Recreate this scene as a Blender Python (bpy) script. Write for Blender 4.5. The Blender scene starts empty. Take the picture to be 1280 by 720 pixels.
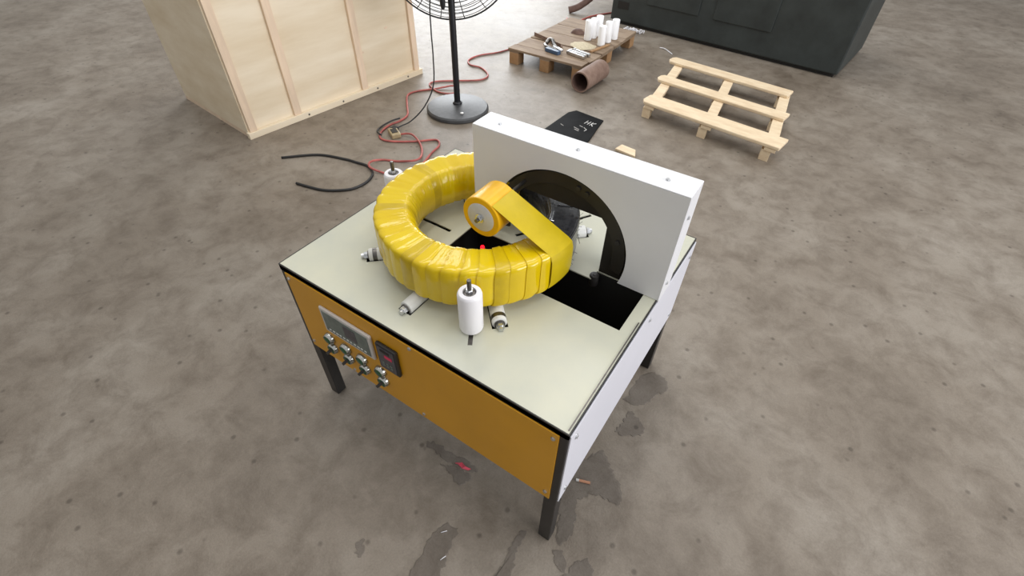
import bpy, bmesh, math, random
from mathutils import Vector, Matrix, noise
random.seed(7)
R = math.radians
scene = bpy.context.scene
C = scene.collection
H = 0.6704            # height of the tabletop above the floor

# ------------------------------------------------------------------ camera
def set_camera():
    yaw, pitch, roll = R(-32.8162), R(44.6854), R(1.4682)
    fw = Vector((math.sin(yaw)*math.cos(pitch), math.cos(yaw)*math.cos(pitch), -math.sin(pitch)))
    rt = Vector((math.cos(yaw), -math.sin(yaw), 0)); up = rt.cross(fw)
    r2 = rt*math.cos(roll)+up*math.sin(roll); u2 = r2.cross(fw)
    cd = bpy.data.cameras.new('camera'); cam = bpy.data.objects.new('camera', cd); C.objects.link(cam)
    m = Matrix((r2, u2, -fw)).transposed().to_4x4(); m.translation = Vector((0.1808, -0.5316, 0.9964+H))
    cam.matrix_world = m
    cd.sensor_width = 36; cd.lens = 612.78/1280*36; cd.clip_start = .02; cd.clip_end = 200
    scene.camera = cam
set_camera()

# ------------------------------------------------------------------ world, lights, exposure
w = bpy.data.worlds.new('world'); scene.world = w; w.use_nodes = True
bg = w.node_tree.nodes['Background']; bg.inputs[0].default_value = (.98, .99, 1, 1); bg.inputs[1].default_value = .60
def area(name, loc, target, sx, sy, power, col):
    l = bpy.data.lights.new(name, 'AREA'); l.shape = 'RECTANGLE'; l.size = sx; l.size_y = sy; l.energy = power; l.color = col
    o = bpy.data.objects.new(name, l); C.objects.link(o); o.location = loc
    o.rotation_euler = (Vector(target)-Vector(loc)).to_track_quat('-Z', 'Y').to_euler()
area('doorway_daylight', (-6.6, 7.2, 2.0), (-1.0, 1.0, .3), 5.0, 3.6, 520, (.94, .97, 1))
area('side_window_daylight', (7.5, 1.6, 2.6), (0, .6, .3), 6.0, 3.0, 520, (.95, .96, 1))
for k in range(3): area('overhead_strip_light', (-3.2+k*2.1, 2.4, 5.4), (-3.2+k*2.1, 2.4, 0), .55, 6.0, 68, (1, .985, .95))  # added overhead strips, kept narrow for crisp highlights on the coil
vs = scene.view_settings
vs.view_transform = 'Standard'; vs.look = 'None'; vs.gamma = 1; vs.use_curve_mapping = False; vs.exposure = 0.0

# ------------------------------------------------------------------ materials
MATS = {}
def mat(name, col, rough=.5, metal=0, var=.0, vscale=8, bump=0, bscale=60, spec=.5, emit=None, stretch=None, col2=None, coat=0, sss=0, alpha=1):
    if name in MATS: return MATS[name]
    m = bpy.data.materials.new(name); m.use_nodes = True; nt = m.node_tree; b = nt.nodes['Principled BSDF']
    N = nt.nodes.new; L = nt.links.new
    b.inputs['Base Color'].default_value = (*col, 1); b.inputs['Roughness'].default_value = rough
    b.inputs['Metallic'].default_value = metal; b.inputs['Specular IOR Level'].default_value = spec
    if coat: b.inputs['Coat Weight'].default_value = coat; b.inputs['Coat Roughness'].default_value = .12
    if sss:
        b.inputs['Subsurface Weight'].default_value = sss; b.inputs['Subsurface Radius'].default_value = (.02, .02, .02)
        b.inputs['Subsurface Scale'].default_value = .3
    if emit: b.inputs['Emission Color'].default_value = (*emit[0], 1); b.inputs['Emission Strength'].default_value = emit[1]
    tc = N('ShaderNodeTexCoord'); mp = N('ShaderNodeMapping'); L(tc.outputs['Object'], mp.inputs[0])
    if stretch: mp.inputs['Scale'].default_value = stretch
    if var or col2:
        n = N('ShaderNodeTexNoise'); n.inputs['Scale'].default_value = vscale; n.inputs['Detail'].default_value = 5; n.inputs['Roughness'].default_value = .6
        L(mp.outputs[0], n.inputs['Vector'])
        r = N('ShaderNodeValToRGB'); r.color_ramp.elements[0].position = .34; r.color_ramp.elements[1].position = .68
        c2 = col2 or tuple(min(1, c*(1+var)) for c in col); c1 = col if col2 else tuple(c*(1-var) for c in col)
        r.color_ramp.elements[0].color = (*c1, 1); r.color_ramp.elements[1].color = (*c2, 1)
        L(n.outputs['Fac'], r.inputs[0]); L(r.outputs[0], b.inputs['Base Color'])
    if bump:
        n2 = N('ShaderNodeTexNoise'); n2.inputs['Scale'].default_value = bscale; n2.inputs['Detail'].default_value = 4
        L(mp.outputs[0], n2.inputs['Vector'])
        bp = N('ShaderNodeBump'); bp.inputs['Strength'].default_value = bump; bp.inputs['Distance'].default_value = .01
        L(n2.outputs['Fac'], bp.inputs['Height']); L(bp.outputs[0], b.inputs['Normal'])
    MATS[name] = m
    return m

def concrete(name, stops, rough0=.40, rough1=.66):
    m = bpy.data.materials.new(name); m.use_nodes = True; nt = m.node_tree; b = nt.nodes['Principled BSDF']
    N = nt.nodes.new; L = nt.links.new
    tc = N('ShaderNodeTexCoord')
    def nz(scale, det=6, rg=.6, dist=0):
        n = N('ShaderNodeTexNoise'); n.inputs['Scale'].default_value = scale; n.inputs['Detail'].default_value = det
        n.inputs['Roughness'].default_value = rg; n.inputs['Distortion'].default_value = dist; L(tc.outputs['Object'], n.inputs['Vector']); return n
    a = nz(1.3, 10, .66, .25); r = N('ShaderNodeValToRGB')
    e = r.color_ramp.elements
    e[0].position, e[0].color = stops[0][0], (*stops[0][1], 1); e[1].position, e[1].color = stops[-1][0], (*stops[-1][1], 1)
    for p, c in stops[1:-1]:
        k = e.new(p); k.color = (*c, 1)
    L(a.outputs['Fac'], r.inputs[0])
    s = nz(7, 9, .72, .35); rs = N('ShaderNodeValToRGB'); rs.color_ramp.elements[0].position = .33; rs.color_ramp.elements[1].position = .57
    rs.color_ramp.elements[0].color = (.58, .54, .50, 1); rs.color_ramp.elements[1].color = (1, 1, 1, 1); L(s.outputs['Fac'], rs.inputs[0])
    mx = N('ShaderNodeMix'); mx.data_type = 'RGBA'; mx.blend_type = 'MULTIPLY'; mx.inputs[0].default_value = .8
    L(r.outputs[0], mx.inputs[6]); L(rs.outputs[0], mx.inputs[7])
    g = nz(160, 3, .6); rg = N('ShaderNodeValToRGB'); rg.color_ramp.elements[0].position = .3; rg.color_ramp.elements[1].position = .7
    rg.color_ramp.elements[0].color = (.8, .79, .78, 1); rg.color_ramp.elements[1].color = (1.0, 1.0, 1.0, 1); L(g.outputs['Fac'], rg.inputs[0])
    m2 = N('ShaderNodeMix'); m2.data_type = 'RGBA'; m2.blend_type = 'MULTIPLY'; m2.inputs[0].default_value = .7
    L(mx.outputs[2], m2.inputs[6]); L(rg.outputs[0], m2.inputs[7])
    # small dark pits
    v = N('ShaderNodeTexVoronoi'); v.inputs['Scale'].default_value = 11; v.inputs['Randomness'].default_value = 1; L(tc.outputs['Object'], v.inputs['Vector'])
    rv = N('ShaderNodeValToRGB'); rv.color_ramp.elements[0].position = .06; rv.color_ramp.elements[1].position = .13
    rv.color_ramp.elements[0].color = (.5, .48, .46, 1); rv.color_ramp.elements[1].color = (1, 1, 1, 1); L(v.outputs['Distance'], rv.inputs[0])
    m3 = N('ShaderNodeMix'); m3.data_type = 'RGBA'; m3.blend_type = 'MULTIPLY'; m3.inputs[0].default_value = .85
    L(m2.outputs[2], m3.inputs[6]); L(rv.outputs[0], m3.inputs[7]); L(m3.outputs[2], b.inputs['Base Color'])
    mr = N('ShaderNodeMapRange'); mr.inputs[3].default_value = rough0; mr.inputs[4].default_value = rough1; L(a.outputs['Fac'], mr.inputs[0]); L(mr.outputs[0], b.inputs['Roughness'])
    ad = N('ShaderNodeMath'); ad.operation = 'MULTIPLY_ADD'; ad.inputs[1].default_value = .25; L(g.outputs['Fac'], ad.inputs[0]); L(s.outputs['Fac'], ad.inputs[2])
    bm_ = N('ShaderNodeBump'); bm_.inputs['Strength'].default_value = .3; bm_.inputs['Distance'].default_value = .012; L(ad.outputs[0], bm_.inputs['Height']); L(bm_.outputs[0], b.inputs['Normal'])
    return m

M_floor = concrete('concrete', [(.25, (.150, .120, .090)), (.45, (.232, .194, .153)), (.6, (.290, .252, .207)), (.8, (.36, .322, .275))])
M_patch = concrete('worn_concrete', [(.3, (.13, .108, .088)), (.7, (.215, .185, .153))], .55, .9)
M_top = mat('cream_enamel', (.53, .535, .45), .25, var=.05, vscale=5, col2=(.60, .59, .465), bump=.02, bscale=14)  # yellower blotches are reflections painted into the cream
M_white = mat('white_powder_coat', (.79, .79, .81), .45, var=.02, vscale=6, bump=.03, bscale=250)
M_panel = mat('pale_panel_paint', (.70, .70, .76), .4, var=.015, vscale=5)
M_orange = mat('orange_paint', (.66, .315, .010), .38, var=.05, vscale=4, bump=.02, bscale=200)
M_black = mat('black_steel', (.022, .020, .019), .42, var=.2, vscale=20)
M_blk2 = mat('matt_black', (.012, .011, .010), .6)
M_ringblk = mat('winding_ring_black', (.020, .017, .013), .45, var=.25, vscale=15)
M_nylon = mat('white_nylon', (.83, .81, .83), .38, sss=.25)
M_rod = mat('bright_nylon', (.92, .92, .93), .5, sss=.15)
M_steel = mat('zinc_steel', (.62, .63, .64), .3, metal=1, var=.15, vscale=80)
M_dsteel = mat('oily_steel', (.16, .15, .14), .38, metal=1, var=.2, vscale=60)
M_roller = mat('roller_sleeve', (.72, .72, .69), .33, var=.04, vscale=30)
M_tape = mat('yellow_tape', (.69, .475, .003), .15, spec=.5, var=.0, vscale=14, col2=(.73, .515, .005), bump=.08, bscale=45, coat=.12)
M_tape_b = mat('yellow_tape_thin', (.53, .365, .006), .22, spec=.4, vscale=18, col2=(.64, .45, .006), bump=.08, bscale=50, coat=.12)
M_tape_c = mat('yellow_tape_bright', (.71, .505, .003), .15, spec=.5, vscale=10, col2=(.75, .54, .006), bump=.08, bscale=40, coat=.12)
M_web = mat('tape_web', (.54, .395, .008), .3, vscale=20, col2=(.62, .455, .012), bump=.05, bscale=80)
M_roll = mat('amber_tape_roll', (.82, .44, .004), .32, var=.08, vscale=30)
M_hub = mat('grey_plastic_hub', (.55, .54, .52), .4, var=.06, vscale=40)
M_core = mat('black_core_winding', (.022, .022, .025), .25, col2=(.06, .06, .066), vscale=30, bump=.05, bscale=70, coat=.4)
M_core_hi = mat('core_wire_glint', (.5, .5, .52), .25, metal=1)
M_chrome = mat('chrome', (.5, .5, .47), .2, metal=1)
M_green = mat('green_button', (.012, .085, .035), .3)
M_screen = mat('display_glass', (.10, .13, .12), .15, col2=(.16, .20, .18), vscale=25)
M_dispframe = mat('display_frame_grey', (.60, .56, .52), .4)
M_mark = mat('light_print', (.72, .74, .70), .6)
M_redled = mat('red_readout', (.35, .01, .06), .3, emit=((1, .02, .10), .12))
M_redlamp = mat('red_lamp', (.8, .01, .03), .3, emit=((1, .004, .012), 3))
M_meter = mat('meter_face', (.045, .042, .05), .3, col2=(.09, .085, .10), vscale=60)
M_fan = mat('fan_black', (.012, .013, .016), .4)
M_fanbase = mat('fan_base_grey', (.055, .056, .058), .5, var=.2, vscale=30, bump=.08, bscale=120)
M_red = mat('red_rubber', (.40, .10, .085), .55, var=.3, vscale=12)
M_cordblk = mat('black_rubber', (.018, .017, .017), .5)
M_socket = mat('yellowed_plastic', (.35, .27, .15), .5, var=.2, vscale=50)
M_ply = mat('pale_plywood', (.72, .59, .41), .6, col2=(.84, .73, .56), vscale=3.0, stretch=(1, .35, 2.6), bump=.05, bscale=30)
M_batten = mat('pine_batten', (.76, .59, .43), .6, var=.10, vscale=5, stretch=(4, 4, .6))
M_oldwood = mat('weathered_pallet_wood', (.20, .135, .085), .75, col2=(.32, .235, .16), vscale=7, stretch=(.6, 3, 3), bump=.15, bscale=50)
M_block = mat('pallet_block_wood', (.30, .165, .075), .7, col2=(.40, .24, .12), vscale=14, bump=.1, bscale=50)
M_rust = mat('rusty_steel', (.17, .105, .078), .75, col2=(.26, .175, .135), vscale=14, bump=.25, bscale=50)
M_rustin = mat('rusty_bore', (.10, .055, .042), .8, col2=(.16, .095, .075), vscale=18, bump=.2, bscale=50)
M_newwood = mat('fresh_pine', (.68, .52, .34), .65, col2=(.80, .66, .46), vscale=8, stretch=(1, 3, 3), bump=.08, bscale=60)
M_dark = mat('dark_green_machine_paint', (.030, .037, .036), .5, var=.25, vscale=5, bump=.05, bscale=60)
M_stain = mat('black_stain', (.006, .006, .0065), .6, var=.5, vscale=10, bump=.1, bscale=40, spec=.06)
M_dust = mat('pale_sawdust', (.50, .43, .30), .9, var=.15, vscale=60)
M_blue = mat('blue_tool_paint', (.05, .09, .16), .4)
M_butt = mat('cigarette_filter', (.45, .22, .13), .8, var=.1, vscale=200)
M_pink = mat('red_plastic_scrap', (.62, .07, .11), .4)
M_bits = mat('white_shavings', (.80, .80, .84), .5)

# ------------------------------------------------------------------ mesh helpers
ORG = {}
class MB:
    def __init__(s): s.v = []; s.f = []
    def add(s, vs_, fs):
        k = len(s.v); s.v += [tuple(x) for x in vs_]; s.f += [tuple(i+k for i in f) for f in fs]; return s
    def box(s, x0, x1, y0, y1, z0, z1, m=None):
        vv = [Vector((x, y, z)) for x in (x0, x1) for y in (y0, y1) for z in (z0, z1)]
        if m: vv = [m @ q for q in vv]
        return s.add(vv, [(0, 1, 3, 2), (4, 6, 7, 5), (0, 4, 5, 1), (2, 3, 7, 6), (0, 2, 6, 4), (1, 5, 7, 3)])
    def lathe(s, prof, seg=24, m=None, a0=0, closed=True):
        n = len(prof); vv = []
        for i in range(seg):
            a = 2*math.pi*i/seg
            for r, z in prof: vv.append(Vector((r*math.cos(a), r*math.sin(a), z)))
        if m: vv = [m @ q for q in vv]
        ff = [(i*n+j, ((i+1) % seg)*n+j, ((i+1) % seg)*n+j+1, i*n+j+1) for i in range(seg) for j in range(n-1)]
        if prof[0][0] > 1e-6 and closed: ff.append(tuple(i*n for i in range(seg))[::-1])
        if prof[-1][0] > 1e-6 and closed: ff.append(tuple(i*n+n-1 for i in range(seg)))
        return s.add(vv, ff)
    def cyl(s, p0, p1, r, seg=16, bev=0, r2=None):
        p0 = Vector(p0); p1 = Vector(p1); d = p1-p0; L = d.length; r2 = r if r2 is None else r2
        m = Matrix.Translation(p0) @ d.to_track_quat('Z', 'Y').to_matrix().to_4x4()
        pr = [(r, 0), (r2, L)] if not bev else [(r-bev, 0), (r-bev*.3, bev*.3), (r, bev), (r2, L-bev), (r2-bev*.3, L-bev*.3), (r2-bev, L)]
        return s.lathe(pr, seg, m)
    def tube(s, pts, r, seg=8, closed=False):
        P = [Vector(p) for p in pts]; n = len(P); vv = []; prev = Vector((0, 0, 1))
        for i, p in enumerate(P):
            t = ((P[(i+1) % n]-P[i-1]) if closed else (P[min(i+1, n-1)]-P[max(i-1, 0)])).normalized()
            u = prev - t*prev.dot(t)
            if u.length < 1e-4: u = Vector((1, 0, 0)) - t*t.x
            u.normalize(); prev = u; b = t.cross(u)
            for k in range(seg):
                a = 2*math.pi*k/seg; vv.append(p+(u*math.cos(a)+b*math.sin(a))*r)
        ff = []
        for i in range(n if closed else n-1):
            j = (i+1) % n
            for k in range(seg): ff.append((i*seg+k, i*seg+(k+1) % seg, j*seg+(k+1) % seg, j*seg+k))
        if not closed: ff += [tuple(range(seg))[::-1], tuple((n-1)*seg+k for k in range(seg))]
        return s.add(vv, ff)
    def prism(s, outline, h0, h1, axis='z'):
        n = len(outline)
        def mk(a, b, h): return (a, b, h) if axis == 'z' else ((a, h, b) if axis == 'y' else (h, a, b))
        vv = [mk(a, b, h0) for a, b in outline]+[mk(a, b, h1) for a, b in outline]
        ff = [tuple(range(n))[::-1], tuple(range(n, 2*n))]+[(i, (i+1) % n, n+(i+1) % n, n+i) for i in range(n)]
        return s.add(vv, ff)
    def build(s, name, material, parent=None, smooth=False, bev=0, local=False, kind=None, label=None, recalc=True):
        me = bpy.data.meshes.new(name)
        o0 = Vector((0, 0, 0)) if (local or parent is None) else ORG.get(parent.name, Vector((0, 0, 0)))
        me.from_pydata([tuple(Vector(q)-o0) for q in s.v], [], s.f)
        if recalc:
            b = bmesh.new(); b.from_mesh(me); bmesh.ops.recalc_face_normals(b, faces=b.faces); b.to_mesh(me); b.free()
        if smooth: me.shade_smooth() if smooth is True else None
        me.materials.append(material)
        o = bpy.data.objects.new(name, me); C.objects.link(o)
        if smooth == 'auto':
            me.shade_smooth()
            try: me.set_sharp_from_angle(angle=R(38))
            except Exception: pass
        if parent: o.parent = parent; ORG[o.name] = ORG.get(parent.name, Vector((0, 0, 0)))
        if bev:
            bm_ = o.modifiers.new('bevel', 'BEVEL'); bm_.width = bev; bm_.segments = 2; bm_.limit_method = 'ANGLE'; bm_.angle_limit = R(40)
        if kind: o['kind'] = kind
        if label: o['label'] = label
        return o
def tag(o, label, cat, group=None, kind=None):
    o['label'] = label; o['category'] = cat
    if group: o['group'] = group
    if kind: o['kind'] = kind
    return o
def thing(name, loc, label, cat, group=None):
    o = bpy.data.objects.new(name, None); C.objects.link(o); o.location = loc; o.empty_display_size = .05
    ORG[o.name] = Vector(loc); return tag(o, label, cat, group)
def solo(mb, name, material, loc, label, cat, group=None, **k):     # a thing that is one mesh, origin at its base
    loc = Vector(loc); mb.v = [tuple(Vector(q)-loc) for q in mb.v]
    o = mb.build(name, material, None, **k); o.location = loc; ORG[o.name] = loc
    return tag(o, label, cat, group)
def child_copy(src, parent, loc=None, rotz=None):
    c = src.copy(); C.objects.link(c); c.parent = parent
    if loc is not None: c.location = loc
    if rotz is not None: c.rotation_euler = (0, 0, rotz)
    for g in src.children:
        d = g.copy(); C.objects.link(d); d.parent = c
    return c
def smoothpath(pts, sub=6):
    P = [Vector(p) for p in pts]; out = []
    for i in range(len(P)-1):
        a, b, c, d = P[max(i-1, 0)], P[i], P[i+1], P[min(i+2, len(P)-1)]
        for k in range(sub):
            t = k/sub
            out.append(.5*((2*b)+(c-a)*t+(2*a-5*b+4*c-d)*t*t+(3*b-a-3*c+d)*t**3))
    out.append(P[-1]); return out

# ------------------------------------------------------------------ the setting: floor
fb = MB(); fb.box(-10.2, 12.2, -9.2, 13.2, -.12, 0)
floor = fb.build('floor', M_floor); floor['kind'] = 'structure'; floor['label'] = 'worn grey-brown concrete workshop floor'
M_wall = mat('grey_workshop_wall', (.55, .55, .53), .8, var=.06, vscale=1.5)
for nm_, b_ in (('wall_back', (-10.2, 12.2, 13, 13.2)), ('wall_front', (-10.2, 12.2, -9.2, -9)), ('wall_left', (-10.2, -10, -9, 13)), ('wall_right', (12, 12.2, -9, 13))):
    o = MB().box(*b_, 0, 4.6).build(nm_, M_wall); o['kind'] = 'structure'
PATCH = [
 [(-.064,.203),(-.069,.263),(-.027,.324),(.002,.374),(.038,.354),(.069,.322),(.119,.287),(.14,.236),(.115,.225),(.072,.222),(.038,.199),(.016,.165),(.031,.115),(.051,.068),(.042,.032),(.035,.008),(.012,.027),(-.006,.074),(-.034,.118)],
 [(.009,.468),(.018,.534),(.022,.584),(.048,.576),(.088,.554),(.102,.527),(.083,.498),(.044,.476)],
 [(-.02,.616),(-.013,.758),(.037,.808),(.091,.792),(.097,.741),(.068,.689),(.061,.649),(.031,.616)],
 [(-.302,-.36),(-.308,-.261),(-.318,-.192),(-.298,-.137),(-.257,-.138),(-.246,-.192),(-.23,-.236),(-.222,-.32)],
 [(-.085,-.22),(-.083,-.136),(-.091,-.072),(-.094,-.022),(-.073,-.025),(-.068,-.084),(-.042,-.18)],
 [(-.547,.04),(-.502,.059),(-.424,.064),(-.328,.068),(-.333,.047),(-.383,.034),(-.468,.027)],
 [(-.446,.005),(-.379,.03),(-.333,.03),(-.334,-.005),(-.36,-.016),(-.40,-.002)],
 [(.02,-.011),(.051,-.004),(.086,-.035),(.075,-.056),(.042,-.038)],
 [(.1,-.011),(.13,.022),(.163,-.014),(.092,-.082)],
 [(-.497,-.348),(-.49,-.32),(-.459,-.35),(-.46,-.373)]]
for k, pl in enumerate(PATCH):
    n = len(pl); out = []
    cxp = sum(p[0] for p in pl)/n; cyp = sum(p[1] for p in pl)/n
    pts = smoothpath([(a, b, 0) for a, b in pl]+[(pl[0][0], pl[0][1], 0)], 9)[:-1]
    for p in pts:
        q = Vector((p.x*75, p.y*75, k*3.1)); s_ = .012
        out.append((p.x+noise.noise(q)*s_, p.y+noise.noise(q+Vector((9, 5, 2)))*s_))
    mb = MB(); nn = len(out)
    inner = [(cxp+(x-cxp)*.94, cyp+(y-cyp)*.94) for x, y in out]
    mb.add([(x, y, .0004) for x, y in out]+[(x, y, .0016) for x, y in inner],
           [(i, (i+1) % nn, nn+(i+1) % nn, nn+i) for i in range(nn)]+[tuple(range(nn, 2*nn))])
    o = mb.build('worn_patch', M_patch, floor)

# ------------------------------------------------------------------ the taping machine
W, D, P_ = 1.0, .85, .3646
mach = thing('taping_machine', (-.5, .42, 0), 'white topped taping machine on black legs with orange control panel', 'machine')
Z = H
# tabletop with slots
TC = (-.555, .42)
def polar(rho, deg, z=0): return Vector((TC[0]+rho*math.cos(R(deg)), TC[1]+rho*math.sin(R(deg)), z))
mb = MB(); mb.box(-W+.003, -.003, .003, D-.003, Z-.004, Z)
top = mb.build('tabletop', M_top, mach)
cut = MB()
def rslot(deg, r0, r1, hw):
    m = Matrix.Translation((TC[0], TC[1], 0)) @ Matrix.Rotation(R(deg), 4, 'Z')
    cut.box(r0, r1, -hw, hw, Z-.05, Z+.05, m)
ROLL = [225, 270, 315, 45, 90, 135]; UPR = [180, -57.5, 58]
for a in ROLL: rslot(a, .185, .352, .0222)
for a in UPR: rslot(a, .122, .405, .0062)
cut.prism([(-.635, .345), (-.04, .345), (-.04, .5225), (-.195, .5225), (-.195, .482), (-.635, .482)], Z-.05, Z+.05)
co = cut.build('slot_cutter', M_black)
co.location = -ORG[mach.name]
bo = top.modifiers.new('slots', 'BOOLEAN'); bo.object = co; bo.operation = 'DIFFERENCE'; bo.solver = 'EXACT'
bpy.context.view_layer.update(); top_parent = top.parent; top.parent = None
bpy.context.view_layer.update(); dg = bpy.context.evaluated_depsgraph_get()
nm = bpy.data.meshes.new_from_object(top.evaluated_get(dg)); top.modifiers.clear(); top.data = nm; top.parent = top_parent
nm.materials.clear(); nm.materials.append(M_top)
for p in nm.polygons: p.material_index = 0
bpy.data.objects.remove(co)
# frame and legs
LG = .04
mb = MB()
for y0, y1 in ((.0, LG), (D-LG, D)):
    mb.box(-W, 0, y0, y1, Z-.020, Z-.0045); mb.box(-W, 0, y0+.004, y1-.004, Z-P_+.002, Z-P_+.022)
for x0, x1 in ((-W, -W+LG), (-LG, 0)):
    mb.box(x0, x1, LG, D-LG, Z-.020, Z-.0045); mb.box(x0+.004, x1-.004, LG, D-LG, Z-P_+.002, Z-P_+.022)
fr = mb.build('frame', M_black, mach)
mb = MB()       # thin black border that shows round the plate
for a in ((-W, 0, 0, .003), (-W, 0, D-.003, D), (-W, -W+.003, .003, D-.003), (-.003, 0, .003, D-.003)): mb.box(*a, Z-.023, Z+.0005)
mb.build('edge_trim', M_black, mach)
mb = MB(); mb.box(-.0095, -.006, .01, .40, Z, Z+.0016); mb.build('edge_strip', M_dsteel, mach)
for x in (-W, -LG):
    for y in (0, D-LG):
        mb = MB(); mb.box(x, x+LG, y, y+LG, 0, Z-.0046); mb.build('leg', M_black, mach, bev=.003)
# screws
def screw(parent, p, nrm, r=.0055):
    p = Vector(p); d = Vector(nrm).normalized(); mb = MB(); mb.cyl(p-d*.001, p+d*.0012, r*1.35, 14); mb.cyl(p+d*.0012, p+d*.004, r, 6)
    return mb.build('screw', M_steel, parent)
# panels
mb = MB(); mb.box(-W+.022, -.022, -.004, .0, Z-P_, Z-.022); fp = mb.build('front_panel', M_orange, mach, bev=.001, label='orange front panel')
for x, z in ((-.476, -.029), (-.036, -.043), (-.036, -.332), (-.469, -.345), (-.965, -.04), (-.965, -.335), (-.771, -.350)): screw(fp, (x, -.004, Z+z), (0, -1, 0), .0048)
mb = MB(); mb.box(0, .004, .004, D-.004, Z-P_, Z-.010); sp = mb.build('side_panel', M_panel, mach, bev=.001, label='white side panel')
for y, z in ((.035, -.05), (.475, -.05), (.81, -.05), (.035, -.33), (.81, -.33)): screw(sp, (.004, y, Z+z), (1, 0, 0))
mb = MB(); mb.box(-W-.004, -W, .004, D-.004, Z-P_, Z-.010); sp2 = mb.build('side_panel', M_panel, mach, bev=.001)
for y, z in ((.035, -.05), (.81, -.05)): screw(sp2, (-W-.004, y, Z+z), (-1, 0, 0))
mb = MB(); mb.box(-W+.022, -.022, D, D+.004, Z-P_, Z-.012); mb.build('back_panel', M_panel, mach, bev=.001)
mb = MB(); mb.box(-W+.005, -.005, .005, D-.005, Z-P_-.003, Z-P_+.0015); mb.build('bottom_shade_pan', M_blk2, mach)  # added black bottom, closes the cabinet so its inside stays dark
# added black box whose colour stands in for shade under the slot
mb = MB(); mb.box(-.66, -.645, .335, .52, Z-.30, Z-.006); mb.box(-.03, -.022, .335, .52, Z-.30, Z-.006)
mb.box(-.66, -.022, .325, .335, Z-.30, Z-.006); mb.box(-.66, -.022, .52, .53, Z-.30, Z-.006); mb.box(-.66, -.022, .335, .52, Z-.31, Z-.30)
mb.build('well_shade_box', M_blk2, mach)
mb = MB(); mb.lathe([(0, 0), (.0065, 0), (.0065, .005), (.0045, .008), (0, .0095)], 16, Matrix.Translation((-.556, .43, Z-.02)))
mb.build('indicator_lamp', M_redlamp, mach, smooth=True, label='glowing red lamp in the slot')
mb = MB(); mb.box(-.563, -.549, .423, .437, Z-.30, Z-.0195); mb.build('lamp_post', M_blk2, mach)
# control panel: display, meter, buttons
mb = MB(); mb.box(-.84, -.628, -.014, -.004, Z-.186, Z-.078); dp = mb.build('control_display', M_dispframe, mach, bev=.004, label='grey framed operator display')
mb = MB(); mb.box(-.828, -.640, -.0155, -.0141, Z-.174, Z-.090); mb.build('screen', M_screen, dp)
mb = MB()
for i in range(11): mb.box(-.815+i*.015, -.807+i*.015+(i % 3)*.0012, -.0162, -.0156, Z-.166, Z-.161+(i % 2)*.0012)
mb.build('print_row', M_mark, dp)
mb = MB(); mb.box(-.74, -.69, -.0162, -.0156, Z-.150, Z-.10); mb.build('screen_window', M_meter, dp)
mb = MB(); mb.box(-.606, -.528, -.016, -.004, Z-.192, Z-.080); mt = mb.build('digital_meter', M_black, mach, bev=.004, label='black digital meter with red readout')
mb = MB(); mb.box(-.598, -.536, -.0175, -.0161, Z-.184, Z-.088); mb.build('meter_face', M_meter, mt)
mb = MB(); mb.box(-.586, -.552, -.0183, -.0176, Z-.104, Z-.093); mb.build('slot_mark', M_blk2, mt)
mb = MB(); mb.box(-.573, -.545, -.0185, -.0176, Z-.126, Z-.114); mb.build('readout', M_redled, mt)
mb = MB()
for i in range(3):
    for j in range(2): mb.box(-.588+i*.015, -.579+i*.015, -.0183, -.0176, Z-.158-j*.012, Z-.151-j*.012)
mb.build('meter_key', M_screen, mt)
def button(x, z, sel):
    m = Matrix.Translation((x, -.004, Z+z)) @ Matrix.Rotation(R(90), 4, 'X') @ Matrix.Scale(1.25, 4)
    mb = MB(); mb.lathe([(.0175, 0), (.0175, .004), (.0155, .009), (.0145, .012), (.0125, .0125), (.0118, .010)], 24, m)
    b = mb.build('push_button', M_chrome, mach, smooth='auto')
    mb = MB(); mb.lathe([(.0117, .007), (.0117, .0115), (.009, .0135), (0, .014)], 20, m); mb.build('button_cap', M_green, b, smooth='auto')
    if sel:
        mb = MB(); mb.box(-.004, .004, -.014, .010, .012, .024, m @ Matrix.Rotation(R(-35), 4, 'Z')); mb.build('selector_handle', M_black, b, bev=.0015)
for x in (-.624, -.7035, -.7755, -.85):
    button(x, -.240, False); button(x+.002, -.288, True)
# table rollers
def roller(deg):
    m = Matrix.Translation((TC[0], TC[1], Z+.0075)) @ Matrix.Rotation(R(deg), 4, 'Z')
    a, b = m @ Vector((.19, 0, 0)), m @ Vector((.343, 0, 0))
    mb = MB(); mb.cyl(a, b, .0205, 28, .0018); r = mb.build('table_roller', M_roller, mach, smooth='auto', label='white steel table roller')
    mb = MB(); mb.cyl(m @ Vector((.343, 0, 0)), m @ Vector((.347, 0, 0)), .0145, 20); mb.build('washer', M_dsteel, r, smooth='auto')
    mb = MB(); mb.cyl(m @ Vector((.347, 0, 0)), m @ Vector((.358, 0, 0)), .0115, 6); mb.cyl(m @ Vector((.358, 0, 0)), m @ Vector((.366, 0, 0)), .0075, 12); mb.build('bolt', M_steel, r)
    if deg in (225, 315):
        mb = MB(); mb.cyl(m @ Vector((.318, 0, 0)), m @ Vector((.331, 0, 0)), .0209, 28); mb.build('steel_band', M_dsteel, r, smooth='auto')
for a in ROLL: roller(a)
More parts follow.
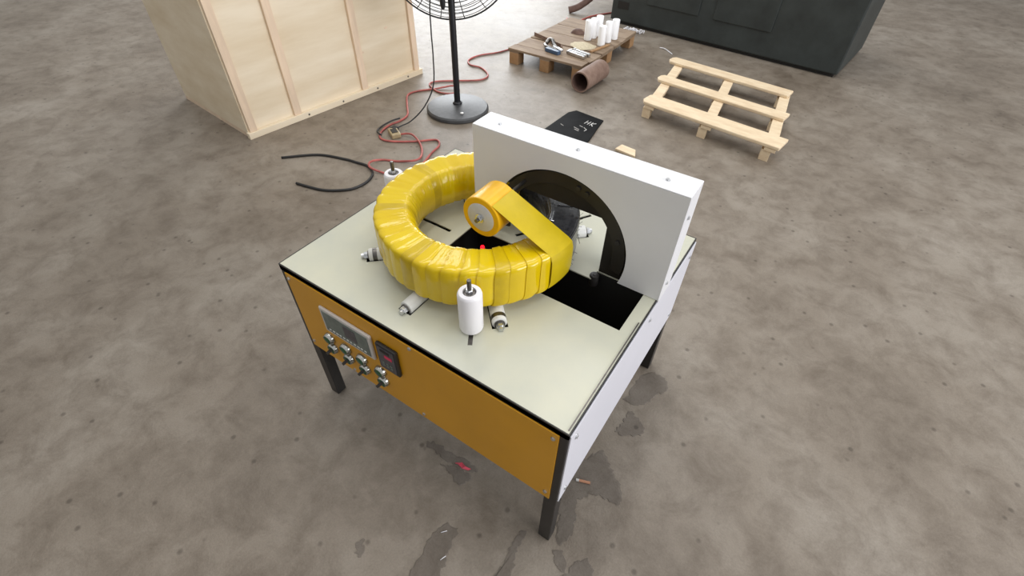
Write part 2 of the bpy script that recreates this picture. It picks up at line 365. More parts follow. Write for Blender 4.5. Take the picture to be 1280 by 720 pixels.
def upright(deg):
    c = polar(.347, deg, Z); t = lambda z: Matrix.Translation(c+Vector((0, 0, z)))
    mb = MB(); mb.lathe([(.026, .004), (.0305, .0075), (.032, .012), (.032, .128), (.0305, .134), (.0275, .1375), (.0175, .138), (.0165, .129), (.008, .129)], 36, t(0))
    r = mb.build('upright_roller', M_nylon, mach, smooth='auto', label='white nylon upright roller')
    mb = MB(); mb.lathe([(.0155, .129), (.0155, .134), (.013, .1355), (.006, .1355)], 24, t(0)); mb.build('washer', M_dsteel, r, smooth='auto')
    mb = MB(); mb.lathe([(.0105, .1355), (.0105, .145), (.009, .147), (.004, .147)], 6, t(0)); mb.build('nut', M_steel, r)
    mb = MB(); mb.cyl(c+Vector((0, 0, -.02)), c+Vector((0, 0, .177)), .0058, 14, .001); mb.build('stud', M_dsteel, r, smooth='auto')
    mb = MB(); m = Matrix.Translation((TC[0], TC[1], Z)) @ Matrix.Rotation(R(deg), 4, 'Z'); mb.box(.362, .404, -.006, .006, -.006, -.0015, m); mb.build('slide_plate', M_dsteel, r)
for a in UPR[:2]: upright(a)
# housing
by, T, HB, xl, xr = .5074, .0915, .3481, -.638, .004
cx, cz, cr = -.335, .07, .222
def arc(r, a0, a1, n): return [(cx+r*math.cos(R(a0+(a1-a0)*i/n)), Z+cz+r*math.sin(R(a0+(a1-a0)*i/n))) for i in range(n+1)]
e = math.degrees(math.asin((cz-.001)/cr))
out = [(xl, Z+.0008)] + arc(cr, 180+e, -e, 72) + [(xr, Z+.0008), (xr, Z+HB-.003), (xl, Z+HB-.003)]
mb = MB(); mb.prism(out, by, by+.004, 'y'); hf = mb.build('housing_front', M_white, mach, bev=.0008, label='white plate with a large round opening')
mb = MB(); mb.box(xl, xr, by, by+T, Z+HB-.003, Z+HB); ht = mb.build('housing_top', M_white, mach, bev=.0015)
for x in (-.571, -.320, -.071): screw(ht, (x, by+.042, Z+HB), (0, 0, 1), .0045)
mb = MB(); mb.box(xl, xl+.004, by+.004, by+T-.004, Z+.0008, Z+HB-.003); mb.build('housing_side', M_white, mach)
mb = MB(); mb.box(xr-.004, xr, by+.004, by+T-.004, Z-.009, Z+HB-.003); hs = mb.build('housing_side', M_white, mach)
for z in (.045, .27): screw(hs, (xr, by+.035, Z+z), (1, 0, 0), .0048)
ox0, ox1, oz = -.585, -.192, .188
op = [(xl+.004, Z+.0008), (ox0, Z+.0008), (ox0, Z+oz-.012), (ox0+.012, Z+oz), (ox1-.004, Z+oz), (ox1, Z+oz-.010), (ox1, Z+.0008), (xr-.004, Z+.0008), (xr-.004, Z+HB-.003), (xl+.004, Z+HB-.003)]
mb = MB(); mb.prism(op, by+.016, by+.022, 'y'); mb.build('bearing_plate', M_ringblk, mach, bev=.001, label='black plate behind the round opening')
op2 = [(xl, Z+.0008), (ox0, Z+.0008), (ox0, Z+.20), (ox1+.03, Z+.20), (ox1+.03, Z+.0008), (xr, Z+.0008), (xr, Z+HB-.003), (xl, Z+HB-.003)]
mb = MB(); mb.prism(op2, by+T-.004, by+T, 'y'); mb.build('housing_back', M_white, mach)
ring = arc(.216, -12, 192, 60) + arc(.178, 192, -12, 60)
mb = MB(); mb.prism(ring, by+.0065, by+.0155, 'y'); mb.build('winding_ring', M_ringblk, mach, bev=.001)
for a in (68, 76, 20, 150):
    p = Vector((cx+.197*math.cos(R(a)), by+.0065, Z+cz+.197*math.sin(R(a))))
    mb = MB(); mb.cyl(p, p-Vector((0, .005, 0)), .007, 12); mb.build('ring_bolt', M_black, mach)
c0 = Vector((-.192, .496, Z-.012)); mb = MB(); mb.cyl(c0+Vector((0, 0, -.02)), c0+Vector((0, 0, .020)), .014, 20, .003); gr = mb.build('guide_roller', M_black, mach, smooth='auto')
mb = MB(); mb.cyl(c0+Vector((0, 0, .020)), c0+Vector((0, 0, .022)), .006, 6); mb.build('bolt', M_black, gr)

# ------------------------------------------------------------------ toroid
RM, TW, TH, TZ = .246, .0565, .0630, Z+.0955
tor = thing('toroidal_coil', (TC[0], TC[1], Z+.028), 'large yellow taped ring coil lying on the table rollers', 'coil')
def xs(phi, w_, h_):
    c, s_ = math.cos(phi), math.sin(phi); k = .5+.5*c; k = k*k*(3-2*k); n_ = 2.5*(1-k)+8*k     # rounded inside, square-shouldered outside
    return math.copysign(abs(c)**(2/n_), c)*w_, math.copysign(abs(s_)**(2/n_), s_)*h_
def tpt(deg, phi, off):
    a, b = xs(phi, TW+off, TH+off); rho = RM+a
    return Vector((TC[0]+rho*math.cos(R(deg)), TC[1]+rho*math.sin(R(deg)), TZ+b))
NP = 120
core = MB(); SG = 72
for i in range(SG):
    for j in range(NP): core.v.append(tuple(tpt(84+i*275/(SG-1), 2*math.pi*j/NP, -.001)))
for i in range(SG-1):
    for j in range(NP): core.f.append((i*NP+j, (i+1)*NP+j, (i+1)*NP+(j+1) % NP, i*NP+(j+1) % NP))
core.build('tape_underlayer', M_tape_b, tor, smooth=True)
bare = MB(); SG = 60
for i in range(SG):
    d_ = -6+i*95/(SG-1)
    for j in range(NP):
        ph = 2*math.pi*j/NP
        bare.v.append(tuple(tpt(d_, ph, -.0045+.0005*math.sin(ph*19+d_*.02)+.0005*noise.noise(Vector((d_*.12, math.cos(ph)*7, math.sin(ph)*7))))))
for i in range(SG-1):
    for j in range(NP): bare.f.append((i*NP+j, (i+1)*NP+j, (i+1)*NP+(j+1) % NP, i*NP+(j+1) % NP))
bare.build('bare_winding', M_core, tor, smooth=True, label='glossy black winding not yet taped')
mb = MB()
for i in range(26):
    d_ = 5+i*2.6+random.uniform(-.8, .8); ph = random.uniform(-.35, .9); a = tpt(d_, ph, -.006); b = tpt(d_+random.uniform(-1, 1), ph+random.uniform(-.06, .06), .0035+random.random()*.004)
    mb.tube([a, b], .0007, 4)
mb.build('wire_tip', M_core, tor, kind='stuff')
for d_, ph, ln_ in ((14, 1.75, .016), (22, 1.05, .010), (33, 1.5, .012), (12, 2.2, .010)):
    mb = MB(); mb.tube([tpt(d_, ph-.12, -.003), tpt(d_, ph, -.0025), tpt(d_+.6, ph+.12, -.003)], .0018, 6); mb.build('wire_glint', M_core_hi, tor)
NWR = 33; pitch = 272/NWR; tapes = [M_tape, M_tape_b, M_tape_c, M_tape]
for k in range(NWR):
    d0 = 84+k*pitch+random.uniform(-.8, .8); span = pitch*1.34; NU = 16; mb = MB(); sd = random.random()*90
    lift = random.uniform(.0026, .0046); lean = random.uniform(-.9, .9); bulge = random.uniform(-.0008, .0012)
    rows = []
    NQ = 84
    for u in range(-1, NU+1):
        uu = min(max(u, 0), NU)/NU; row = []
        for j in range(NQ):
            ph = 2*math.pi*j/NQ-math.pi/2; inner_ = max(0, -math.cos(ph)); topo = max(0, math.sin(ph)); outer_ = max(0, math.cos(ph))
            off = .0004+lift*(1-uu)+bulge*math.sin(uu*math.pi)+.0024*math.sin(math.pi*min(1, uu/.76))*outer_
            wr = noise.noise(Vector((uu*2.4+sd, ph*1.1, sd*.3)))*.0014
            fine = abs(noise.noise(Vector((uu*7+sd, ph*.9, 4.2))))*.0046*min(1, inner_*topo*3+.12)*(1-.5*outer_)
            off += (wr+fine)*(.3+.7*(1-abs(2*uu-1)))
            if u == -1: off = -.0006
            hel = pitch*.9*((ph+math.pi/2)/(2*math.pi)-.5)
            dd = d0+uu*span+hel+lean*math.sin(ph)*.7+lean*.5*math.cos(2*ph)
            row.append(tpt(dd, ph, off))
        rows.append(row)
    rows.insert(1, [Vector(p) for p in rows[1]])       # doubled edge keeps the step crisp
    for r_ in rows: mb.v += [tuple(p) for p in r_]
    for i in range(len(rows)-1):
        if i == 1: continue
        for j in range(NQ-1): mb.f.append((i*NQ+j, (i+1)*NQ+j, (i+1)*NQ+j+1, i*NQ+j+1))
    mb.build('tape_wrap', tapes[(k*7+k//3) % 4], tor, smooth=True, recalc=False)

# ------------------------------------------------------------------ tape roll on its spindle
sx, sz, sy0, sy1, rr = -.459, Z+.22, .30, .398, .059
sp_ = thing('tape_roll', (sx, sy0, sz-rr), 'amber tape roll with grey hub feeding a strip onto the coil', 'tape')
mb = MB(); m = Matrix.Translation((sx, sy0, sz)) @ Matrix.Rotation(R(-90), 4, 'X')
mb.lathe([(.041, .0), (rr-.002, 0), (rr, .002), (rr, sy1-sy0-.002), (rr-.002, sy1-sy0), (.041, sy1-sy0)], 48, m); mb.build('tape_winding', M_roll, sp_, smooth='auto')
mb = MB(); mb.lathe([(.006, -.003), (.039, -.003), (.042, -.001), (.042, .006), (.03, .008), (.03, .096), (.006, .096)], 40, m, closed=False); mb.build('hub', M_hub, sp_, smooth='auto')
mb = MB(); mb.cyl((sx, sy0-.003, sz), (sx, sy0-.006, sz), .013, 24); mb.build('washer', M_steel, sp_, smooth='auto')
mb = MB(); mb.cyl((sx, sy0-.006, sz), (sx, sy0-.014, sz), .0095, 6); mb.build('nut', M_steel, sp_)
mb = MB(); mb.cyl((sx, sy0-.021, sz), (sx, by+.0062, sz), .0055, 14); mb.build('spindle', M_dsteel, sp_, smooth='auto')
web = MB(); ta = R(53.5); nv = 9
A = (sx+(rr+.001)*math.cos(ta), sz+(rr+.001)*math.sin(ta))
ends = [(.294, Z+.162), (.3065, Z+.153), (.3115, Z+.135), (.3125, Z+.10), (.3115, Z+.065), (.307, Z+.040)]   # where the strip lies on the coil
def wy(v_, t): return sy0+.002+v_*(sy1-sy0-.004)+t*.034
rows_ = []
for i in range(13):
    t = i/12; rho, ze = ends[0]
    rows_.append([(A[0]+(TC[0]+math.sqrt(rho**2-(wy(v_, 1)-TC[1])**2)-A[0])*t, wy(v_, t), A[1]+(ze-A[1])*t+.0025*math.sin(v_*3.14)*math.sin(t*3.14)) for v_ in [j/(nv-1) for j in range(nv)]])
for rho, ze in ends[1:]:
    rows_.append([(TC[0]+math.sqrt(rho**2-(wy(v_, 1)-TC[1])**2), wy(v_, 1), ze) for v_ in [j/(nv-1) for j in range(nv)]])
NU = len(rows_)-1
for s_ in (0, .0006):
    for i, r_ in enumerate(rows_): web.v += [(x+(s_ if i > 12 else 0), y, z+s_) for x, y, z in r_]
nn = (NU+1)*nv
for i in range(NU):
    for j in range(nv-1):
        q = (i*nv+j, (i+1)*nv+j, (i+1)*nv+j+1, i*nv+j+1); web.f += [q[::-1], tuple(a+nn for a in q)]
for i in range(NU):
    for j in (0, nv-1): web.f.append((i*nv+j, (i+1)*nv+j, (i+1)*nv+j+nn, i*nv+j+nn))
web.build('tape_strip', M_web, sp_, smooth='auto', label='yellow tape strip stretched from the roll to the coil')

# ------------------------------------------------------------------ stand fan
fx, fy = -2.137, 2.242
fan = thing('stand_fan', (fx, fy, 0), 'black stand fan with wire cage and round grey base', 'fan')
mb = MB(); mb.lathe([(0, 0), (.222, 0), (.232, .008), (.232, .026), (.222, .036), (.13, .046), (.05, .056), (0, .056)], 56, Matrix.Translation((fx, fy, 0))); mb.build('base', M_fanbase, fan, smooth='auto')
mb = MB(); mb.lathe([(.036, .05), (.034, .066), (.025, .072), (.025, .080)], 24, Matrix.Translation((fx, fy, 0))); mb.build('collar', M_fan, fan, smooth='auto')
mb = MB(); mb.cyl((fx, fy, .07), (fx, fy, 1.02), .0225, 20, .002); mb.build('pole', M_fan, fan, smooth='auto')
for dx_, dy_ in ((.115, -.095), (.06, .06)):
    mb = MB(); mb.lathe([(.014, 0), (.012, .004), (0, .005)], 14, Matrix.Translation((fx+dx_, fy+dy_, .0455))); mb.build('base_bolt', M_hub, fan, smooth='auto')
ax = Vector((-.58, .78, .12)).normalized(); FR_ = .42; sd_ = ax.cross(Vector((0, 0, 1))).normalized(); upv = sd_.cross(ax).normalized()
fc = Vector((fx, fy, .605)) + upv*FR_ + ax*.06
def fring(r, d, wr, nm_='cage_ring'):
    mb = MB(); mb.tube([fc+ax*d+(sd_*math.cos(2*math.pi*i/72)+upv*math.sin(2*math.pi*i/72))*r for i in range(72)], wr, 6, True); return mb.build(nm_, M_fan, cage, smooth=True)
mb = MB(); mb.tube([fc+(sd_*math.cos(2*math.pi*i/80)+upv*math.sin(2*math.pi*i/80))*FR_ for i in range(80)], .0055, 8, True)
cage = mb.build('cage', M_fan, fan, smooth=True)
for i in range(13):
    t = (i+1)/14; r = FR_*(1-t*.85); fring(r, -.02-.075*math.sin(t*1.5), .0022)
for i in range(11):
    t = (i+1)/12; r = FR_*(1-t*.85); fring(r, .02+.085*math.sin(t*1.5), .0022)
for k in range(16):
    a = 2*math.pi*(k+.5)/16; dv = sd_*math.cos(a)+upv*math.sin(a)
    mb = MB(); mb.tube([fc+dv*FR_*(1-t*.85)+ax*(-.02*min(1, t*9)-.075*math.sin(t*1.5)) for t in (0, .1, .25, .5, .75, 1)], .003, 6); mb.build('cage_spoke', M_fan, cage, smooth=True)
for k in range(3):
    a = 2*math.pi*k/3+.9; mb = MB(); pts = []
    for i in range(7):
        rr_ = .05+.26*i/6
        for s_ in (-1, 1):
            an = a+s_*(.45-.03*i)+.04*i; pts.append(fc+(sd_*math.cos(an)+upv*math.sin(an))*rr_+ax*(.03+s_*.022))
    mb.v = [tuple(p) for p in pts]+[tuple(p+ax*.003) for p in pts]
    for i in range(6):
        q = (2*i, 2*i+1, 2*i+3, 2*i+2); mb.f += [q[::-1], tuple(z_+14 for z_ in q)]
    for i in range(6): mb.f += [(2*i, 2*i+2, 2*i+16, 2*i+14), (2*i+1, 2*i+15, 2*i+17, 2*i+3)]
    mb.build('blade', M_dsteel, fan, smooth='auto')
mb = MB(); mb.cyl(fc-ax*.17, fc-ax*.01, .075, 28, .02); mb.build('motor', M_fan, fan, smooth='auto')
q0 = Vector((fx, fy, 0)); kx = q0-sd_*.0
mb = MB(); p = Vector((fx, fy, .70)) - ax*.03 - sd_*.055; mb.lathe([(0, 0), (.012, .006), (.018, .03), (.018, .085), (.012, .105), (0, .11)], 18, Matrix.Translation(p)); mb.build('oscillation_knob', M_fan, fan, smooth='auto')
cpts = smoothpath([tuple(fc-ax*.12-sd_*.06+upv*-.05), (-2.19, 2.10, .78), (-2.185, 2.075, .60), (-2.175, 2.06, .42), (-2.17, 2.03, .25), (-2.20, 1.95, .12), (-2.255, 1.86, .035), (-2.29, 1.79, .014), (-2.285, 1.735, .022)], 7)
mb = MB(); mb.tube(cpts, .0048, 7); mb.build('power_cord', M_cordblk, fan, smooth=True)
mb = MB(); mb.box(-2.31, -2.265, 1.695, 1.74, .008, .036); mb.build('plug', M_cordblk, fan, bev=.006)

# ------------------------------------------------------------------ cords on the floor
rz = .0078
RC = [(-2.50,3.75),(-2.571,3.424),(-2.672,3.246),(-2.683,3.09),(-2.602,3.008),(-2.479,3.008),(-2.34,2.912),(-2.334,2.79),(-2.486,2.657),(-2.609,2.545),(-2.609,2.464),(-2.466,2.40),(-2.36,2.43),(-2.345,2.52),(-2.42,2.54),(-2.516,2.435),(-2.604,2.312),(-2.615,2.21),(-2.502,2.078),(-2.385,1.955),(-2.36,1.851),(-2.375,1.762),(-2.351,1.649),(-2.29,1.579),(-2.196,1.592),(-2.064,1.687),(-1.967,1.784),(-1.9,1.737),(-1.877,1.635),(-1.84,1.52),(-1.80,1.40),(-1.74,1.30)]
ec = thing('extension_cord', (-2.29, 1.66, 0), 'red extension cord winding over the floor to a plug socket', 'cord')
pp = smoothpath([(x, y, rz+(.012 if i in (14,) else 0)) for i, (x, y) in enumerate(RC)], 7)
mb = MB(); mb.tube(pp, .0072, 8); mb.build('cord', M_red, ec, smooth=True)
RC2 = [(-2.27,1.66),(-2.237,1.674),(-2.131,1.722),(-1.982,1.651),(-1.871,1.502),(-1.971,1.43),(-2.077,1.378),(-2.093,1.294),(-2.044,1.246),(-1.943,1.27),(-1.80,1.30)]
mb = MB(); mb.tube(smoothpath([(x, y, rz+(.017 if i in (2, 4) else (.019 if i in (7, 8) else 0))) for i, (x, y) in enumerate(RC2)], 7), .0072, 8); mb.build('cord', M_red, ec, smooth=True)
m = Matrix.Translation((-2.25, 1.675, 0)) @ Matrix.Rotation(R(-30), 4, 'Z')
mb = MB(); mb.box(-.055, .055, -.033, .033, .001, .034, m); so = mb.build('socket', M_socket, ec, bev=.006, label='yellowed plug socket')
mb = MB(); mb.box(-.03, .03, -.02, .02, .034, .037, m); mb.build('socket_face', M_cordblk, so)
mb = MB(); mb.tube(smoothpath([(-2.36,1.85,.028),(-2.375,1.78,.03),(-2.40,1.70,.012),(-2.36,1.62,.02),(-2.30,1.60,.02)], 6), .006, 7); mb.build('cord_tail', M_cordblk, ec, smooth=True)
BC = [(-2.62,1.02),(-2.46,1.18),(-2.285,1.242),(-2.193,1.258),(-2.095,1.268),(-2.009,1.225),(-1.968,1.143),(-1.975,1.052),(-2.014,.993),(-2.12,.92),(-2.3,.88)]
mb = MB(); mb.tube(smoothpath([(x, y, .0085) for x, y in BC], 7), .008, 8)
solo(mb, 'black_cable', M_cordblk, (-2.1, 1.1, 0), 'black cable loop lying on the floor left of the machine', 'cable', smooth=True)

# ------------------------------------------------------------------ plywood crate
cr_ = thing('wooden_crate', (-3.3, 1.85, 0), 'pale plywood crate with pine battens standing behind the fan', 'crate')
cm = Matrix.Translation((-2.834, 2.611, 0)) @ Matrix.Rotation(math.atan2(.728, .079)-math.pi/2, 4, 'Z')   # local: +x out of the face, -y along it
LC, HC, DC = 1.55, 1.25, .95
mb = MB(); mb.box(-DC, -.022, -LC, 0, .03, HC, cm); mb.build('body', M_ply, cr_)
for y0, y1 in ((-.060, -.008), (-.600, -.545), (-1.20, -1.145), (-LC+.008, -LC+.06)):
    mb = MB(); mb.box(-.022, 0, y0, y1, .042, HC, cm); mb.build('batten', M_batten, cr_, bev=.002)
for z0, z1 in ((.0, .042), (HC, HC+.06)):
    mb = MB(); mb.box(-.022 if z0 == 0 else -DC, .012, -LC-.012, .014, z0, z1, cm); mb.build('rail', M_ply, cr_, bev=.002)
mb = MB(); mb.box(-DC, -.024, -LC, 0, 0, .03, cm); mb.build('skid', M_batten, cr_)
for y in (-.15, -.47, -.8, -1.1):
    mb = MB(); p = cm @ Vector((.012, y, .022)); q = cm @ Vector((.014, y, .022)); mb.cyl(p, q, .007, 10); mb.build('nail_head', M_dsteel, cr_)
for y, z in ((-.53, .30), (-.28, .42)):
    mb = MB(); p = cm @ Vector((-.0225, y, z)); q = cm @ Vector((-.0212, y, z)); mb.cyl(p, q, .008, 10); mb.v = [tuple(cm @ Vector(((i_ := cm.inverted() @ Vector(v_)).x, y+(i_.y-y)*2.2, i_.z))) for v_ in mb.v]; mb.build('knot', M_batten, cr_)

# ------------------------------------------------------------------ old pallet and what lies on it
pa = thing('wooden_pallet', (-2.0, 3.82, 0), 'weathered brown wooden pallet carrying white rods and tools', 'pallet')
px0, px1, py0, py1, ph_ = -2.365, -1.632, 3.265, 4.365, .13
deck = [(3.265, 3.38), (3.386, 3.60), (3.625, 3.86), (3.866, 4.10), (4.106, 4.365)]
for i, (a, b) in enumerate(deck):
    j1, j2 = random.uniform(-.012, .006), random.uniform(-.006, .012); zz = random.uniform(-.001, .001)
    mb = MB(); mb.box(px0+j1, px1+j2, a, b, ph_-.018+zz, ph_+zz); mb.build('deck_board', M_oldwood, pa, bev=.002)
for x in (px0, (px0+px1)/2-.05, px1-.10):
    mb = MB(); mb.box(x, x+.10, py0+.005, py1-.005, ph_-.034, ph_-.0195); mb.build('stringer_board', M_oldwood, pa)
    for y in (py0+.004, (py0+py1)/2-.05, py1-.104):
        mb = MB(); mb.box(x+.004, x+.094, y, y+.10, .0, ph_-.034); mb.build('block', M_block, pa, bev=.002)
rods = [(-1.900, 3.868, .165), (-1.885, 3.945, .165), (-1.872, 4.025, .17), (-1.735, 3.811, .16), (-1.728, 3.925, .17), (-1.715, 4.035, .165)]
rn = ['front left white nylon rod standing on the pallet', 'middle rod of the left row of white nylon rods', 'rearmost rod of the left row of white nylon rods',
      'front right white nylon rod nearest the pallet edge', 'middle rod of the right row of white nylon rods', 'rearmost rod of the right row of white nylon rods']
for (x, y, h), l in zip(rods, rn):
    mb = MB(); mb.lathe([(.0, 0), (.031, 0), (.0335, .003), (.0335, h-.004), (.031, h), (.010, h), (.009, h-.02), (0, h-.02)], 28, Matrix.Translation((x, y, ph_+.0015)))
    solo(mb, 'nylon_rod', M_rod, (x, y, ph_+.0015), l, 'rod', 'white rods on the pallet', smooth='auto')
def blob(cx_, cy_, rx, ry, z, h, n=26, seed=0):
    mb = MB(); vv = []
    for rg, zz in ((1, 0), (.75, h*.6), (.35, h)):
        for i in range(n):
            a = 2*math.pi*i/n; k = 1+.25*noise.noise(Vector((math.cos(a)*2+seed, math.sin(a)*2, seed)))
            vv.append((cx_+rx*rg*k*math.cos(a), cy_+ry*rg*k*math.sin(a), z+zz))
    ff = [(r_*n+i, r_*n+(i+1) % n, (r_+1)*n+(i+1) % n, (r_+1)*n+i) for r_ in (0, 1) for i in range(n)]+[tuple(range(2*n, 3*n))]
    return mb.add(vv, ff)
mb = blob(-1.86, 3.70, .12, .10, ph_+.0012, .006, seed=3); tag(mb.build('sawdust', M_dust, None, smooth=True), 'pale sawdust heap on the pallet beside the white rods', 'sawdust', kind='stuff')
# tool: a hand clamp
cl = thing('hand_clamp', (-2.01, 3.42, ph_), 'grey hand clamp with blue jaw lying on the pallet front', 'clamp')
mb = MB(); mb.tube(smoothpath([(-2.12, 3.50, ph_+.022), (-2.115, 3.535, ph_+.045), (-2.08, 3.53, ph_+.05), (-2.03, 3.48, ph_+.035), (-1.965, 3.425, ph_+.026)], 5), .016, 8); mb.build('handle', M_dsteel, cl, smooth=True)
mb = MB(); mb.tube(smoothpath([(-2.125, 3.48, ph_+.02), (-2.07, 3.43, ph_+.022), (-1.95, 3.40, ph_+.022)], 5), .014, 8); mb.build('handle', M_dsteel, cl, smooth=True)
m = Matrix.Translation((-1.985, 3.385, ph_+.002)) @ Matrix.Rotation(R(-10), 4, 'Z'); mb = MB(); mb.box(-.075, .07, -.022, .022, 0, .03, m); mb.build('jaw', M_blue, cl, bev=.004)
m = Matrix.Translation((-1.96, 3.425, ph_+.018)) @ Matrix.Rotation(R(-25), 4, 'Z'); mb = MB(); mb.box(-.065, .06, -.014, .014, 0, .022, m); mb.build('jaw', M_steel, cl, bev=.004)
# steel bars
mpos = [(-1.88, 3.455, -1.70, 3.415), (-1.885, 3.49, -1.695, 3.452), (-1.86, 3.53, -1.69, 3.49)]
lb = ['front steel bar of three on the pallet corner', 'middle steel bar of three on the pallet corner', 'rear steel bar of three on the pallet corner']
for (x0, y0, x1, y1), l in zip(mpos, lb):
    m = Matrix.Translation(((x0+x1)/2, (y0+y1)/2, ph_+.0012)) @ Matrix.Rotation(math.atan2(y1-y0, x1-x0), 4, 'Z')
    mb = MB(); mb.box(-.095, .095, -.0135, .0135, 0, .024, m); mb.box(-.085, -.07, -.0137, .0137, .0, .028, m)
    solo(mb, 'steel_bar', M_steel, ((x0+x1)/2, (y0+y1)/2, ph_), l, 'bar', 'steel bars on the pallet', bev=.002)
m = Matrix.Translation((-2.17, 3.615, ph_+.001)) @ Matrix.Rotation(R(-20), 4, 'Z')
mb = MB(); mb.box(-.19, .19, -.012, .012, 0, .012, m); mb.box(-.19, .19, -.012, -.008, .012, .03, m)
solo(mb, 'angle_iron', M_rust, (-2.17, 3.615, ph_), 'dark rusty angle iron lying across the pallet left edge', 'bar')
m = Matrix.Translation((-1.70, 3.72, ph_+.001)) @ Matrix.Rotation(R(78), 4, 'Z')
mb = MB(); mb.box(-.13, .13, -.012, .012, 0, .014, m)
solo(mb, 'wood_strip', M_block, (-1.70, 3.72, ph_), 'thin brown wood strip near the right edge of the pallet', 'wood', bev=.002)
mb = blob(-2.06, 3.98, .07, .05, ph_+.0012, .035, seed=8); solo(mb, 'oily_rag', M_rustin, (-2.06, 3.98, ph_), 'small dark rag heap behind the white rods', 'rag', smooth=True)
# rusty pipe
pr_ = .080
m = Matrix.Translation((-1.548, 3.075, pr_+.002)) @ Matrix.Rotation(R(-2), 4, 'Z') @ Matrix.Rotation(R(-90), 4, 'X')
pi_ = thing('rusty_pipe', (-1.58, 3.24, 0), 'short rusty steel pipe lying on the floor by the pallet', 'pipe')
mb = MB(); mb.lathe([(pr_-.010, 0), (pr_, 0), (pr_, .35), (pr_-.010, .35)], 36, m, closed=False); mb.build('wall', M_rust, pi_, smooth='auto')
mb = MB(); mb.lathe([(pr_-.010, .35), (pr_-.010, 0)], 36, m, closed=False); mb.build('bore', M_rustin, pi_, smooth=True)
mb = MB(); mb.lathe([(0, .24), (pr_-.011, .24), (pr_-.011, .25), (0, .25)], 36, m); mb.build('end_plug', M_rustin, pi_)

# ------------------------------------------------------------------ dark machine at the back, arm, shavings
dm = thing('machine_tool', (-.9, 5.35, 0), 'dark green-black machine tool cabinet behind the pallet', 'machine')
mm = Matrix.Translation((-2.15, 4.90, 0)) @ Matrix.Rotation(R(-6), 4, 'Z')
mb = MB(); mb.box(0, 2.3, 0, .9, .03, 1.3, mm); mb.build('cabinet', M_dark, dm, bev=.012)
mb = MB(); mb.box(.03, 2.27, .03, .87, 0, .03, mm); mb.build('plinth', M_blk2, dm)
mb = MB(); mb.box(.40, .95, -.012, 0, .24, 1.1, mm); dr_ = mb.build('door', M_dark, dm, bev=.006)
mb = MB(); mb.box(1.1, 1.65, -.012, 0, .24, 1.1, mm); mb.build('door', M_dark, dm, bev=.006)
mb = MB(); mb.box(.07, .20, -.004, .0, .15, .22, mm); mb.build('vent', M_blk2, dm, bev=.002)
mb = MB(); mb.cyl(mm @ Vector((.88, -.012, .55)), mm @ Vector((.88, -.04, .55)), .02, 16); mb.build('knob', M_dsteel, dr_, smooth='auto')
mb = MB(); mb.tube(smoothpath([(-2.66, 4.90, .03), (-2.58, 4.96, .06), (-2.50, 5.06, .13), (-2.42, 5.18, .24), (-2.34, 5.34, .40), (-2.28, 5.5, .6)], 5), .035, 12)
solo(mb, 'suction_hose', M_rustin, (-2.6, 4.95, 0), 'dark curved hose rising from the floor left of the machine tool', 'hose', smooth=True)
mb = MB(); mb.tube(smoothpath([(-2.57, 4.70, .008), (-2.50, 4.62, .008), (-2.42, 4.72, .008), (-2.38, 4.95, .008), (-2.20, 5.3, .008)], 6), .008, 7)
solo(mb, 'red_cable', M_red, (-2.45, 4.8, 0), 'thin red cable on the floor behind the old pallet', 'cable', smooth=True)
mb = MB()
for i in range(16):
    a = random.uniform(0, 6.28); c_ = Vector((-1.80+random.gauss(0, .07), 4.745-random.random()*.05, .02)); pts = []
    for j in range(9):
        an = a+j*.55; rr_ = .012+.004*j*random.uniform(.5, 1); pts.append(c_+Vector((rr_*math.cos(an), rr_*math.sin(an)*.7, max(-.016, .018*math.sin(j*.9+a)))))
    mb.tube(smoothpath(pts, 2), .004, 5)
tag(mb.build('nylon_shavings', M_bits, None, smooth=True), 'curly white shavings on the floor below the machine tool', 'shavings', kind='stuff')
mb = MB(); mb.tube(smoothpath([(-1.40, 4.46, .004), (-1.35, 4.445, .010), (-1.30, 4.42, .004), (-1.24, 4.36, .006)], 5), .004, 5)
solo(mb, 'plastic_shaving', M_bits, (-1.3, 4.42, 0), 'thin white curl on the floor right of the shavings', 'shaving', smooth=True)

# ------------------------------------------------------------------ new pallet on the right
npal = thing('pine_pallet', (-.5, 3.5, 0), 'fresh pine pallet frame on the floor right of the rusty pipe', 'pallet')
m = Matrix.Translation((-.975, 2.965, 0)) @ Matrix.Rotation(R(-8), 4, 'Z')
for y0, y1 in ((0, .165), (.44, .56), (.86, .985)):
    mb = MB(); x0 = -.01-.30*y0; mb.prism([(x0+.03, y0), (x0+1.03, y0), (x0+1.03, y1), (x0+.02, y1), (x0, y1-.03), (x0, y0+.04)], .098, .122)
    mb.v = [tuple(m @ Vector(q)) for q in mb.v]; mb.build('deck_board', M_newwood, npal, bev=.006)
sh = Matrix(((1, -.26, 0, 0), (0, 1, 0, 0), (0, 0, 1, 0), (0, 0, 0, 1)))
for x0 in (.03, .48, .93):
    mb = MB(); mb.box(x0+.0, x0+.075, .004, .98, .074, .0975, m @ sh); mb.build('stringer_board', M_newwood, npal, bev=.002)
    for y0 in (.012, .455, .885):
        mb = MB(); mb.box(x0-.012, x0+.05, y0, y0+.075, .0, .0735, m @ sh); mb.build('block', M_newwood, npal, bev=.002)

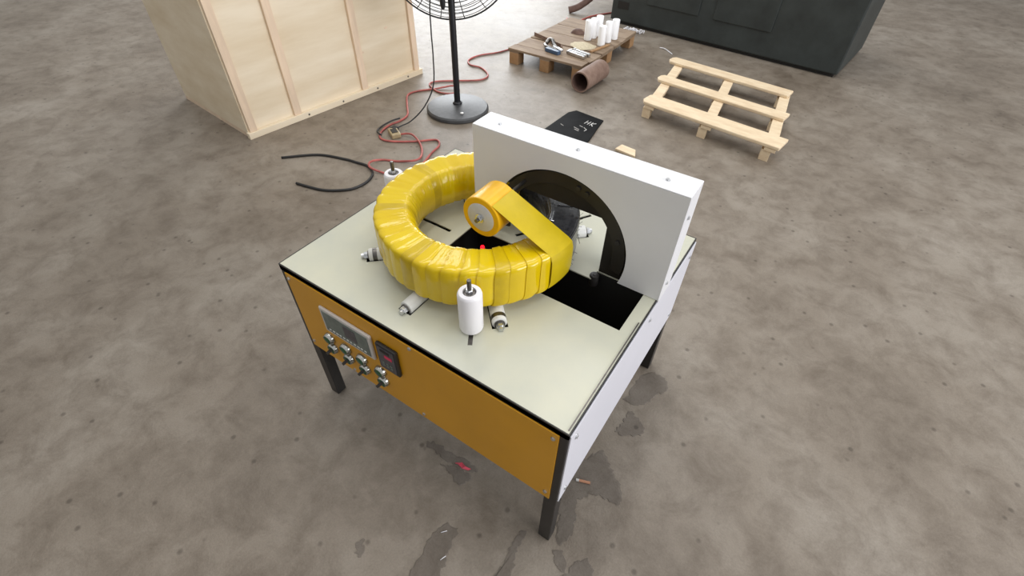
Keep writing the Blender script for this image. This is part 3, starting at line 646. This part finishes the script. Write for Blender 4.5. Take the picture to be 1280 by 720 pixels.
# ------------------------------------------------------------------ small things on the floor
fm = thing('black_floor_stain', (-1.27, 2.5, 0), 'black floor stain with white chalk marks behind the machine', 'plate')
mb = MB(); mb.prism([(-1.445, 2.36), (-1.435, 2.70), (-1.40, 2.765), (-1.155, 2.735), (-1.135, 2.60), (-1.10, 2.40), (-1.105, 2.13), (-1.30, 2.10)], .0005, .007); mb.build('plate', M_stain, fm, bev=.002)  # a black stain on the floor, modelled as a thin slab
def stroke(x0, y0, x1, y1):
    mb = MB(); mb.tube([(x0, y0, .0072), (x1, y1, .0072)], .003, 4); mb.build('chalk_mark', M_hub, fm)
o = Vector((-1.205, 2.60)); ux = Vector((.99, -.10)); uy = Vector((.10, .99))
def st(a, b, c, d): p, q = o+ux*a+uy*b, o+ux*c+uy*d; stroke(p.x, p.y, q.x, q.y)
st(-.045, .0, -.045, .055); st(-.02, .0, -.02, .055); st(-.045, .028, -.02, .028)
st(0, .0, 0, .055); st(0, .028, .026, .055); st(0, .028, .026, .0)
st(-.01, -.055, .022, -.07); st(.022, -.07, .02, -.10); st(-.07, -.095, -.02, -.105); st(-.05, -.12, -.01, -.125); st(-.17, -.12, -.14, -.13); st(-.05, -.05, -.02, -.055)
mb = MB(); mb.prism([(-.90, 2.39), (-.886, 2.468), (-.778, 2.452), (-.745, 2.37)], .0005, .016)
solo(mb, 'wood_offcut', M_newwood, (-.83, 2.42, 0), 'small pale wood offcut behind the white housing', 'offcut', bev=.002)
bt = thing('cigarette_butt', (0, .231, 0), 'brown cigarette butt on the floor by the machine front leg', 'cigarette')
mb = MB(); mb.cyl((-.012, .2265, .0065), (.024, .240, .0065), .0048, 12); mb.build('filter', M_butt, bt, smooth='auto')
mb = MB(); mb.cyl((-.022, .2228, .0065), (-.0122, .2264, .0065), .0047, 12); mb.build('paper', M_hub, bt, smooth='auto')
mb = MB(); mb.add([(-.408, .035, .003), (-.385, .050, .008), (-.365, .044, .011), (-.345, .050, .003), (-.352, .040, .004), (-.372, .033, .007), (-.39, .036, .009)],
                  [(0, 6, 1), (1, 6, 5, 2), (2, 5, 4), (2, 4, 3)])
mb.v += [(x, y, z-.0022) for x, y, z in mb.v[:]]; mb.f += [tuple(i+7 for i in f[::-1]) for f in mb.f[:4]]+[(i, (i+1) % 7, 7+(i+1) % 7, 7+i) for i in ()]
solo(mb, 'plastic_scrap', M_pink, (-.375, .042, 0), 'crumpled red plastic scrap on the floor below the orange panel', 'scrap')
for (x, y, a, l) in ((-.291, -.165, 50, 'upper white thread bit on the dark floor stain'), (-.244, -.226, 70, 'lower white thread bit on the dark floor stain')):
    d_ = Vector((math.cos(R(a)), math.sin(R(a)), 0))*.010; mb = MB(); mb.tube([Vector((x, y, .0035))-d_, Vector((x, y, .0045)), Vector((x, y, .0035))+d_], .0012, 5)
    solo(mb, 'thread_bit', M_bits, (x, y, .0015), l, 'thread', 'white thread bits', smooth=True)
